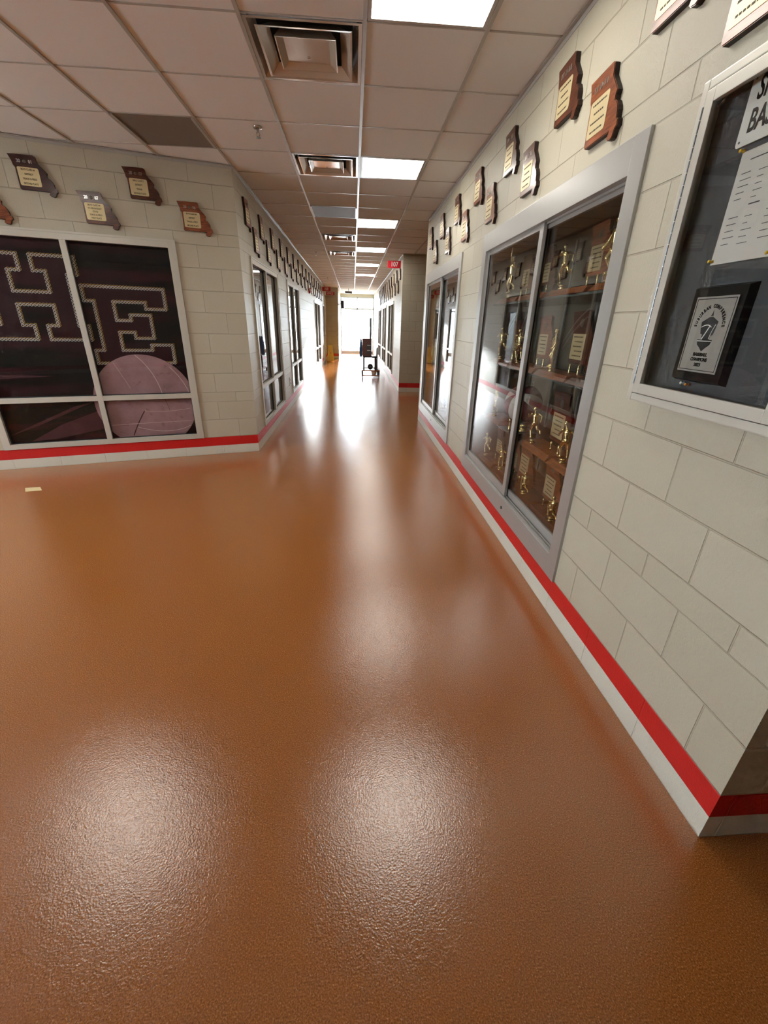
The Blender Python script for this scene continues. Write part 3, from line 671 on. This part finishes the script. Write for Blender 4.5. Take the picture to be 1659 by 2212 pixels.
def add_figure(parent, kind, x, y, z, sc=1.0, rz=0.0, pedestal=0.024):
    b = B(); lathe(b, [(.020, 0), (.022, .004), (.014, .009), (.012, pedestal*.6), (.019, pedestal*.75), (.019, pedestal)], 20, (x, y, z)); obj('figure_mount', b, 'gold', parent, smooth=True)
    o = bpy.data.objects.new('athlete_figure', FIG[kind]); COL.objects.link(o); o.parent = parent
    if not FIG[kind].materials: FIG[kind].materials.append(MAT['gold'])
    o.location = (x, y, z+pedestal-0.004); o.scale = (sc,)*3; o.rotation_euler = (0, 0, rz)
    return o
def trophy(label, fr, s0, z, L, kind, wood, bwood, figx=.12, plx=.33, sc=1.0, rz=0.0, d0=.10, dark=False, pl=True, tall=.30, group='state plaque trophies in the big case'):
    """s0 = left end of the wooden base, z = shelf height, d0 = distance behind the glass"""
    t = thing('trophy', label, 'trophy', fr.p(s0, d0, z), fr.rot, group)
    b = B(); hgt = .035
    vs = [(0, 0, 0), (L, 0, 0), (L, .19, 0), (0, .19, 0), (.018, .03, hgt), (L-.018, .03, hgt), (L-.018, .175, hgt), (.018, .175, hgt)]
    v = [b.verts.new(q) for q in vs]
    for f in ((3, 2, 1, 0), (4, 5, 6, 7), (0, 1, 5, 4), (1, 2, 6, 5), (2, 3, 7, 6), (3, 0, 4, 7)): b.faces.new([v[i] for i in f])
    bmesh.ops.bevel(b, geom=b.edges[:], offset=.002, segments=1, affect='EDGES'); obj('wooden_base', b, bwood, t)
    if pl:
        s = tall/.28
        b = B(); poly_xz(b, [(x*s*.92+plx, (q+.141)*s+hgt+.02) for x, q in STATE], .105, .018); bmesh.ops.recalc_face_normals(b, faces=b.faces)
        for f in b.faces:
            if f.normal.y > -.9: f.material_index = 1
        sb = obj('state_board', b, [wood, 'edge'], t)
        b = B(); zc = hgt+.02+.13*s; poly_xz(b, rrect(plx-.10*s, plx+.03*s, zc-.075*s, zc+.045*s, .004), .1035, .0016); ep = obj('engraved_plate', b, 'brass', sb)
        b = B()
        for k in range(5):
            x = plx-(.085, .07, .08, .06, .075)[k]*s
            while x < plx+.004*s: d = random.uniform(.006, .014)*s; box(b, x, x+d, .1029, .1036, zc+(.028-k*.022)*s, zc+(.033-k*.022)*s); x += d+.004*s
        obj('engraved_lettering', b, 'ink', ep)
        b = B(); lathe(b, [(.020*s, 0), (.020*s, .0018), (.014*s, .003)], 20); bmesh.ops.transform(b, matrix=Matrix.Translation((plx-.03*s, .106, hgt+.02+.225*s)) @ Matrix.Rotation(PI/2, 4, 'X'), verts=b.verts); obj('seal', b, 'seal', sb)
        for x in (plx-.07, plx+.035):
            b = B(); lathe(b, [(.008, 0), (.006, .006), (.005, .03), (.007, .05), (.004, .054)], 14, (x, .098, hgt)); obj('post', b, 'gold', t, smooth=True)
    if kind: add_figure(t, kind, figx, .045, hgt, sc, rz)
    return t

# ------------------------------------------------------------------ display cases
def display_case(label, y0, y1, ztop, mull, shelves, group=None):
    """y0 near end, y1 far end; local x = -y"""
    t = thing('display_case', label, 'display case', FR.p(0), FR.rot); a, b_ = -y1, -y0
    m = -mull
    f = B(); o0, o1 = -.014, .055
    box(f, a, a+.10, o0, o1, .2032, ztop, .002); box(f, b_-.095, b_, o0, o1, .2032, ztop, .002)
    box(f, a+.10, b_-.095, o0, o1, ztop-.125, ztop, .002); box(f, a+.10, b_-.095, o0, o1, .2032, .325, .002); obj('outer_frame', f, 'alu', t)
    for k in range(3): f = B(); box(f, a+.10, b_-.095, -.004+k*.022, .004+k*.022, .325, .337); obj('sliding_track', f, 'alu', t)
    f = B(); box(f, a+.10, b_-.095, .02, .07, ztop-.135, ztop-.125); obj('top_track', f, 'alu', t)
    zt, zb = ztop-.125, .337
    for nm, x0, x1, d in (('sliding_door', a+.10, m+.005, .006), ('sliding_door', m-.06, b_-.095, .034)):
        f = B(); st = .055
        box(f, x0, x0+st*.8, d, d+.02, zb, zt, .002); box(f, x1-st, x1, d, d+.02, zb, zt, .002); box(f, x0+st*.8, x1-st, d, d+.02, zb, zb+.05, .002); box(f, x0+st*.8, x1-st, d, d+.02, zt-.03, zt, .002)
        dr = obj(nm, f, 'alu', t)
        f = B(); box(f, x0+st*.8, x1-st, d+.008, d+.013, zb+.05, zt-.03); obj('glass_pane', f, 'glass', dr)
        f = B()
        for q in ((x0+st*.8, x0+st*.8+.005), (x1-st-.005, x1-st)): box(f, q[0], q[1], d+.003, d+.008, zb+.05, zt-.03)
        obj('gasket', f, 'gasket', dr)
    f = B(); frustum(f, (m+.04, o0-.004, .262), (m+.04, o0+.002, .262), .011, .011, 16); obj('lock', f, 'black', t)
    f = B(); D = .50
    box(f, a, b_, D, D+.02, .25, ztop); box(f, a+.02, a+.04, .07, D, .25, ztop); box(f, b_-.04, b_-.02, .07, D, .25, ztop); box(f, a, b_, .06, D, ztop-.06, ztop-.04); obj('interior_lining', f, 'case_in', t)
    f = B(); box(f, a+.02, b_-.02, .06, D, .30, .33); obj('interior_floor', f, 'wood2', t)
    for z in shelves:
        f = B(); box(f, a+.04, b_-.04, .115, D, z-.012, z, .002); obj('shelf', f, 'shelf', t)
    f = B()
    n = 5
    for k in range(n):
        x = a+.15+(b_-a-.3)*k/(n-1); box(f, x-.012, x+.012, D-.012, D, .35, ztop-.1)
    obj('shelf_standard', f, 'alu', t)
    return t
display_case('large glazed trophy case with sliding doors below the pair of orange plaques', 1.875, 3.99, 2.134, 2.80, (1.635, 1.18, .715))
display_case('smaller reflecting glazed case farther along the trophy wall before the side passage', 4.755, 6.93, 2.122, 5.85, (1.635, 1.18, .715))
TR = lambda lb, y, z, L, kind, w, bw, **k: trophy(lb, FR, -y, z, L, kind, w, bw, **k)
# top shelf
TR('gold figure reaching upward on the top shelf behind the far pane', 3.84, 1.635, .44, 'reach', 'wood', 'wood2', figx=.17, plx=.36, sc=1.35, tall=.26)
TR('unfigured state plaque on the top shelf behind the case mullion', 3.36, 1.635, .44, None, 'wood', 'wood2', plx=.24, tall=.26)
TR('gold kicking figure and pale plate on the reddish base, top shelf beside the mullion', 2.88, 1.635, .50, 'run', 'wood2', 'wood2', figx=.14, plx=.40, sc=1.15, tall=.28)
TR('tall silvery gold standing figure at the near end of the top shelf', 2.34, 1.635, .36, 'stand', 'wood2', 'wood3', figx=.10, plx=.26, sc=1.3, tall=.27)
# second shelf
TR('thin gold runner on the second shelf behind the far pane', 3.84, 1.18, .44, 'run', 'wood', 'wood2', figx=.16, plx=.36, sc=1.2, tall=.28)
TR('trophy with pale plaque on the second shelf beside the case mullion', 3.36, 1.18, .48, 'bat', 'wood2', 'wood3', figx=.08, plx=.38, sc=1.2, tall=.30)
TR('bronze striding figure on the second shelf of the near pane', 2.86, 1.18, .44, 'stand', 'wood', 'wood2', figx=.17, plx=.37, sc=1.15, tall=.32, rz=-.5)
TR('dark base with plaque at the near end of the second shelf', 2.40, 1.18, .40, None, 'wood4', 'wood', plx=.22, tall=.30)
# third shelf
TR('slim gold figure on the third shelf beyond the ball', 3.80, .715, .40, 'reach', 'wood', 'wood2', figx=.15, plx=.40, sc=1.0, pl=False)
TR('gold runner with state plaque on the third shelf nearer than the ball', 2.87, .715, .46, 'run', 'wood', 'wood3', figx=.14, plx=.38, sc=1.15, tall=.34, d0=.075)
TR('gold leaning figure at the near end of the third shelf', 2.40, .715, .40, 'bat', 'wood', 'wood3', figx=.12, plx=.30, sc=1.2, tall=.30, d0=.075)
# case floor
TR('gold runner on the case floor at the far end', 3.86, .33, .40, 'run', 'wood', 'wood3', figx=.11, plx=.30, sc=1.0, tall=.26)
TR('dim gold figures on the case floor behind the far pane mullion', 3.43, .33, .34, 'bat', 'wood2', 'wood2', figx=.10, plx=.26, sc=1.0, tall=.26)
TR('crouching gold figure and tall plaque on the case floor beside the mullion', 3.07, .33, .46, 'crouch', 'wood2', 'wood', figx=.30, plx=.14, sc=.95, tall=.33, d0=.09)
TR('crouching gold figure and plaque on the case floor at the near end', 2.60, .33, .46, 'crouch', 'wood2', 'wood', figx=.29, plx=.12, sc=.95, tall=.31, d0=.09)
for k, (y, z, kd, nm) in enumerate(((5.6, .33, 'run', 'bottom'), (6.5, .33, 'bat', 'bottom'), (5.5, 1.18, 'stand', 'second shelf'), (6.5, 1.18, 'run', 'second shelf'))):
    TR('trophy behind reflections in the smaller case, %s, %s half' % ('on its %s' % nm, 'near' if y < 6 else 'far'), y, z, .44, kd, 'wood', 'wood2', figx=.12, plx=.32, sc=1.0, tall=.28, group='trophies in the smaller case')
# game ball on its stand
t = thing('ball_stand', 'black block with gold ring stand holding the basketball in the case', 'stand', FR.p(-3.02, .17, .715), FR.rot)
b = B(); box(b, -.07, .09, -.085, .06, 0, .05, .004); obj('stand_block', b, 'black', t)
b = B()
lathe(b, [(.045, 0), (.05, .008), (.03, .014), (.03, .03), (.05, .04), (.055, .05)], 24, (.01, -.01, .05)); obj('gold_cup', b, 'gold', t, smooth=True)
for x, y in ((-.22, -.03), (-.10, -.03), (-.16, .06)): b = B(); lathe(b, [(.014, 0), (.008, .012), (.008, .075), (.014, .1)], 14, (x, y, 0)); obj('ball_post', b, 'gold', t, smooth=True)
t = thing('basketball', 'white and maroon basketball on a gold stand in the trophy case', 'ball', FR.p(-3.18, .20, .935), FR.rot)
b = bmesh.new(); R_ = .138; bmesh.ops.create_uvsphere(b, u_segments=48, v_segments=24, radius=R_)
for f in b.faces:
    c = f.calc_center_median(); f.material_index = 1 if (int(((math.atan2(c.y, c.x)+PI)/(PI/4))) % 2) else 0
bmesh.ops.rotate(b, verts=b.verts, cent=(0, 0, 0), matrix=Matrix.Rotation(.9, 3, 'X') @ Matrix.Rotation(.5, 3, 'Y'))
o = obj('ball_skin', b, ['ballw', 'ballr'], t, smooth=True)
b = B()
for k in range(4):
    M_ = Matrix.Rotation(.9, 3, 'X') @ Matrix.Rotation(.5, 3, 'Y') @ Matrix.Rotation(k*PI/4, 3, 'Z')
    ps = [M_ @ Vector((math.cos(a)*(R_+.0002), 0, math.sin(a)*(R_+.0002))) for a in [2*PI*q/40 for q in range(40)]]
    for i in range(40): frustum(b, ps[i], ps[(i+1) % 40], .0016, .0016, 6, False)
obj('ball_seam', b, 'black', t)

# ------------------------------------------------------------------ notice board
y0, y1, z0, z1, D = .935, 1.563, 1.226, 2.120, .060
t = thing('notice_board', 'silver framed glazed notice board with charcoal backing and white papers', 'notice board', FR.p(0), FR.rot)
a, c = -y1, -y0
f = B(); e = .026
box(f, a, a+e, -D, 0, z0, z1, .004); box(f, c-e, c, -D, 0, z0, z1, .004); box(f, a+e, c-e, -D, 0, z1-e, z1, .004); box(f, a+e, c-e, -D, 0, z0, z0+e, .004); obj('outer_frame', f, 'alu_w', t)
f = B(); i0, i1, j0, j1 = a+e+.002, c-e-.002, z0+e+.002, z1-e-.002; w_ = .034
box(f, i0, i0+w_, -D-.003, -D+.012, j0, j1, .002); box(f, i1-w_, i1, -D-.003, -D+.012, j0, j1, .002); box(f, i0+w_, i1-w_, -D-.003, -D+.012, j0, j0+w_, .002); box(f, i0+w_, i1-w_, -D-.003, -D+.012, j1-w_, j1, .002)
dr = obj('hinged_door', f, 'alu_w', t)
f = B(); box(f, i0+w_, i1-w_, -D+.006, -D+.009, j0+w_, j1-w_); obj('door_glass', f, 'glass_b', dr)
f = B(); zz = j0+.03
while zz < j1-.05: frustum(f, (a+e+.001, -D-.003, zz), (a+e+.001, -D-.003, zz+.028), .0028, .0028, 8); zz += .031
obj('piano_hinge', f, 'steel', t)
f = B(); box(f, a+e, c-e, -.012, -.002, z0+e, z1-e); obj('fabric_backing', f, 'felt', t)
f = B(); frustum(f, (-1.505, -.045, 2.045), (-1.49, -.03, 2.07), .003, .003, 8); obj('stay_pin', f, 'chrome', t)
t = thing('team_sign', 'white sign plate lettered SP BAS at the top of the notice board', 'sign', FR.p(-1.418, -.018, 1.925), FR.rot)
b = B(); poly_xz(b, rrect(0, .335, 0, .158, .010), -.003, .005); obj('sign_plate', b, 'white', t)
for s_, x, z in (('SP', .050, .118), ('BAS', .064, .050)): lettering([(s_, x, z, .072, .0012, .62)], 'black', t, -.0036)
b = B()
for x, z in ((.012, .012), (.323, .012), (.012, .146), (.323, .146)): ball(b, (x, -.004, z), .003, (1, .5, 1), 8, 6)
obj('screw', b, 'steel', t)
t = thing('results_sheet', 'white printed sheet with columns of small type pinned in the notice board', 'paper', FR.p(-1.390, -.0125, 1.643), FR.rot)
b = B(); box(b, 0, .215, -.0012, 0, 0, .268); obj('sheet', b, 'paper', t)
b = B(); y_ = .243
box(b, .035, .16, -.0016, -.0011, .243, .2455)
rows = [.215, .2, .185, .17, .155, .112, .096, .08, .064, .048]
for k, z in enumerate(rows):
    box(b, .018, .018+random.uniform(.022, .04), -.0016, -.0011, z, z+.0018); box(b, .075, .075+random.uniform(.015, .035), -.0016, -.0011, z-.004, z-.0024); box(b, .14, .14+random.uniform(.02, .04), -.0016, -.0011, z, z+.0018)
box(b, .075, .11, -.0016, -.0011, .135, .138); obj('printed_lines', b, 'grey', t)
t = thing('award_plaque', 'black rectangular plaque with silver plate for baseball champions in the notice board', 'plaque', FR.p(-1.293, -.012, 1.452), FR.rot)
b = B(); wv = [(-.105, -.135), (.102, -.135), (.102, .135), (-.105, .135)]
vs = [b.verts.new((x, 0, z)) for x, z in wv]+[b.verts.new((x*.93, -.022, z*.95)) for x, z in wv]
for f in ((3, 2, 1, 0), (4, 5, 6, 7), (0, 1, 5, 4), (1, 2, 6, 5), (2, 3, 7, 6), (3, 0, 4, 7)): b.faces.new([vs[i] for i in f])
obj('black_board', b, 'black', t)
b = B(); box(b, -.080, .075, -.0235, -.022, -.104, .104); pl = obj('silver_plate', b, 'seal', t)
MAT['platec'] = simple('plate_silver', (178, 174, 168), .45, .3); pl.data.materials[0] = MAT['platec']
b = B()
for q in ((-.075, .070, .097, .099), (-.075, .070, -.099, -.097), (-.075, -.0735, -.099, .099), (.0685, .070, -.099, .099)): box(b, q[0], q[1], -.0242, -.0234, q[2], q[3])
obj('border_line', b, 'black', pl)
word = 'SUBURBAN CONFERENCE'; ls = []
for k, ch in enumerate(word):
    if ch == ' ': continue
    a_ = math.radians(176-172*k/(len(word)-1)); ls.append((ch, -.0025+.052*math.cos(a_), .022+.056*math.sin(a_), .0135, .0005, .8, -(a_-PI/2)))
lettering(ls, 'black', pl, -.024, 'arched_lettering')
lettering([('BASEBALL', -.0025, -.054, .0135, .0005, .95), ('CHAMPIONS', -.0025, -.068, .0135, .0005, .85), ('2023', -.0025, -.083, .0135, .0005, .95)], 'black', pl, -.024)
b = B()  # lamp-shaped emblem with flame, lantern body and pointed foot
poly_xz(b, [(-.006, .052), (-.001, .060), (.0, .068), (.002, .060), (.004, .052)], -.0243, .0006)
poly_xz(b, [(-.033, .036), (-.018, .044), (-.006, .050), (.004, .050), (.016, .044), (.029, .037), (.026, .018), (.022, .002), (.014, -.002), (.014, -.014), (-.018, -.014), (-.018, .002), (-.026, .004), (-.030, .018)], -.0243, .0006)
poly_xz(b, [(-.031, -.012), (.026, -.012), (.022, -.026), (.010, -.034), (-.0025, -.045), (-.015, -.034), (-.027, -.026)], -.0243, .0006)
em = obj('emblem', b, 'grey', pl)
b = B(); strip(b, arc((-.028, .022), (-.006, .034), (.010, .022)), .0025, -.0246); strip(b, arc((-.016, -.012), (-.006, .006), (.004, .026)), .0035, -.0246); strip(b, arc((.012, -.01), (.014, .01), (.024, .03)), .002, -.0246); strip(b, [(-.03, -.016), (.025, -.016)], .002, -.0246)
o = obj('emblem_line', b, 'white', em)
def pin(label, y, z, mt):
    t = thing('push_pin', label, 'push pin', FR.p(-y, -.012, z), FR.rot, 'push pins in the notice board')
    b = B(); frustum(b, (0, 0, 0), (0, -.006, 0), .0006, .0006, 6); obj('needle', b, 'steel', t)
    b = B(); lathe(b, [(.0048, 0), (.0048, .0015), (.0026, .003), (.0026, .009), (.0044, .011), (.0044, .0125)], 12); bmesh.ops.transform(b, matrix=Matrix.Translation((0, -.003, 0)) @ Matrix.Rotation(PI/2, 4, 'X'), verts=b.verts); obj('head', b, mt, t, smooth=True)
pin('yellow push pin at the upper far corner of the printed sheet', 1.386, 1.914, 'yellow')
pin('yellow push pin at the lower far corner of the printed sheet', 1.384, 1.652, 'yellow')
pin('yellow push pin at the lower near corner of the printed sheet', 1.190, 1.650, 'yellow')
pin('white push pin below the black plaque', 1.352, 1.309, 'white')
pin('orange push pin below the black plaque', 1.330, 1.307, 'orange')

# ------------------------------------------------------------------ cart of furniture at the far end of the corridor
CY = 13.1
t = thing('platform_cart', 'two-tier wooden platform cart standing in the corridor far end', 'cart', (0.51, CY, 0), 0)
for z in (.035, .175):
    b = B(); box(b, -.27, .27, 0, .75, z, z+.03, .004); obj('deck', b, 'wood3', t)
for x in (-.24, .24):
    for y in (.04, .71):
        b = B(); box(b, x-.022, x+.022, y-.022, y+.022, .065, .175); obj('post', b, 'black', t)
        b = B(); frustum(b, (x-.012, y, .018), (x+.012, y, .018), .0175, .0175, 14); obj('wheel', b, 'black', t)
t = thing('bucket', 'white plastic bucket on the lower deck of the cart', 'bucket', (0.61, CY+.13, .065), 0)
b = B(); lathe(b, [(.062, 0), (.064, .004), (.088, .10), (.092, .104), (.088, .106)], 24); obj('bucket_body', b, 'white', t, smooth=True)
t = thing('black_stool', 'black four-legged stool frame standing on the cart', 'stool', (0.48, CY+.04, .205), 0)
for x in (-.17, .17):
    for y in (.02, .30):
        b = B(); box(b, x-.022, x+.022, y-.022, y+.022, 0, .34); obj('leg', b, 'black', t)
b = B(); box(b, -.20, .20, 0, .33, .34, .385, .008); obj('seat', b, 'black', t)
b = B(); box(b, -.17, .17, .01, .03, .05, .075); obj('stretcher', b, 'black', t)
t = thing('wheel_drum', 'round black wheel lying under the stool on the cart', 'wheel', (0.50, CY+.16, .29), 0)
b = B(); frustum(b, (0, -.03, .0), (0, .03, .0), .082, .082, 24); obj('tyre', b, 'black', t)
b = B(); frustum(b, (0, -.035, .0), (0, .035, .0), .03, .03, 16); obj('hub', b, 'steel', t)
t = thing('drawer_unit', 'brown laminate drawer unit set on the black stool', 'drawer unit', (0.40, CY+.06, .590), 0)
b = B(); box(b, -.135, .135, 0, .30, 0, .47, .004); obj('carcass', b, 'brown', t)
for z in (.06, .20):
    b = B(); box(b, -.02, .12, -.012, 0, z, z+.12, .003); d_ = obj('drawer', b, 'grey', t)
    b = B(); box(b, .0, .10, -.020, -.012, z+.09, z+.105); obj('handle', b, 'white', d_)
t = thing('blue_coat', 'dark blue cloth hanging over the side of the drawer unit', 'cloth', (0.222, CY+.08, .56), 0)
b = B(); P = [(-.035, 0), (.035, .0), (.04, .2), (.036, .4), (.015, .50), (-.015, .49), (-.03, .35), (-.045, .2)]
poly_xz(b, P, 0, .16); bmesh.ops.recalc_face_normals(b, faces=b.faces); bmesh.ops.bevel(b, geom=b.edges[:], offset=.008, segments=2, affect='EDGES'); obj('cloth_folds', b, 'blue', t)
t = thing('cardboard_tube', 'tall grey tube standing on the drawer unit', 'tube', (0.500, CY+.16, 1.06), 0)
b = B(); lathe(b, [(.026, 0), (.026, .32), (.030, .33), (.030, .5), (.034, .52), (.034, .55)], 18); obj('tube_body', b, 'tube', t, smooth=True)
t = thing('forked_stand', 'thin metal rod with a forked top standing on the drawer unit', 'rod', (0.315, CY+.12, 1.06), 0)
b = B(); frustum(b, (0, 0, 0), (0, 0, .30), .007, .006, 8); frustum(b, (0, 0, .26), (.05, 0, .31), .005, .004, 8); frustum(b, (0, 0, .27), (-.03, 0, .31), .005, .004, 8); frustum(b, (0, 0, .27), (.05, 0, .245), .005, .004, 8); obj('rod', b, 'steel', t)
t = thing('hand_truck', 'narrow black upright frame at the wall side of the cart', 'hand truck', (0.70, CY+.12, .205), 0)
b = B(); frustum(b, (0, 0, 0), (0, 0, .62), .016, .012, 10); frustum(b, (0, .3, 0), (0, .3, .62), .016, .012, 10); frustum(b, (0, 0, .6), (0, .3, .6), .012, .012, 10); frustum(b, (0, 0, .3), (0, .3, .3), .010, .010, 10); obj('upright', b, 'black', t)
b = B(); box(b, -.022, .05, 0, .3, 0, .012); obj('toe_plate', b, 'black', t)
# ------------------------------------------------------------------ daylight and camera
w = bpy.data.worlds.new('sky'); SC.world = w; w.use_nodes = True
bg = w.node_tree.nodes['Background']; bg.inputs[0].default_value = (0.80, 0.90, 1.0, 1); bg.inputs[1].default_value = 34.0
sd = bpy.data.lights.new('sun', 'SUN'); sd.energy = 85; sd.angle = math.radians(2); sd.color = (.92, .96, 1)
so = bpy.data.objects.new('sun', sd); COL.objects.link(so); so.rotation_euler = (math.radians(-82), 0, math.radians(-9))

f_, pt, ro, ya, hh = 914.33, 0.4179, 0.0262, 0.0771, 1.4599
c, s = math.cos(ya), math.sin(ya); R0 = Vector((c, -s, 0)); F = Vector((s*math.cos(pt), c*math.cos(pt), -math.sin(pt))); U0 = Vector((s*math.sin(pt), c*math.sin(pt), math.cos(pt)))
Rv = R0*math.cos(ro)+U0*math.sin(ro); Uv = -R0*math.sin(ro)+U0*math.cos(ro)
cam = bpy.data.cameras.new('camera'); cam.sensor_fit = 'VERTICAL'; cam.sensor_height = 24.0; cam.sensor_width = 18.0; cam.lens = 24.0*f_/2212.0; cam.clip_start = 0.02; cam.clip_end = 200
co = bpy.data.objects.new('camera', cam); COL.objects.link(co)
m = Matrix((Rv, Uv, -F)).transposed().to_4x4(); m.translation = (0, 0, hh); co.matrix_world = m
SC.camera = co
SC.view_settings.view_transform = 'Standard'; SC.view_settings.look = 'None'; SC.view_settings.gamma = 1; SC.view_settings.use_curve_mapping = False
SC.view_settings.exposure = -0.04
cy = SC.cycles
cy.use_denoising = True; cy.use_adaptive_sampling = True; cy.adaptive_threshold = 0.07; cy.adaptive_min_samples = 20; cy.max_bounces = 7; cy.diffuse_bounces = 5; cy.glossy_bounces = 4; cy.transparent_max_bounces = 10; cy.sample_clamp_indirect = 12; cy.caustics_reflective = False; cy.caustics_refractive = False
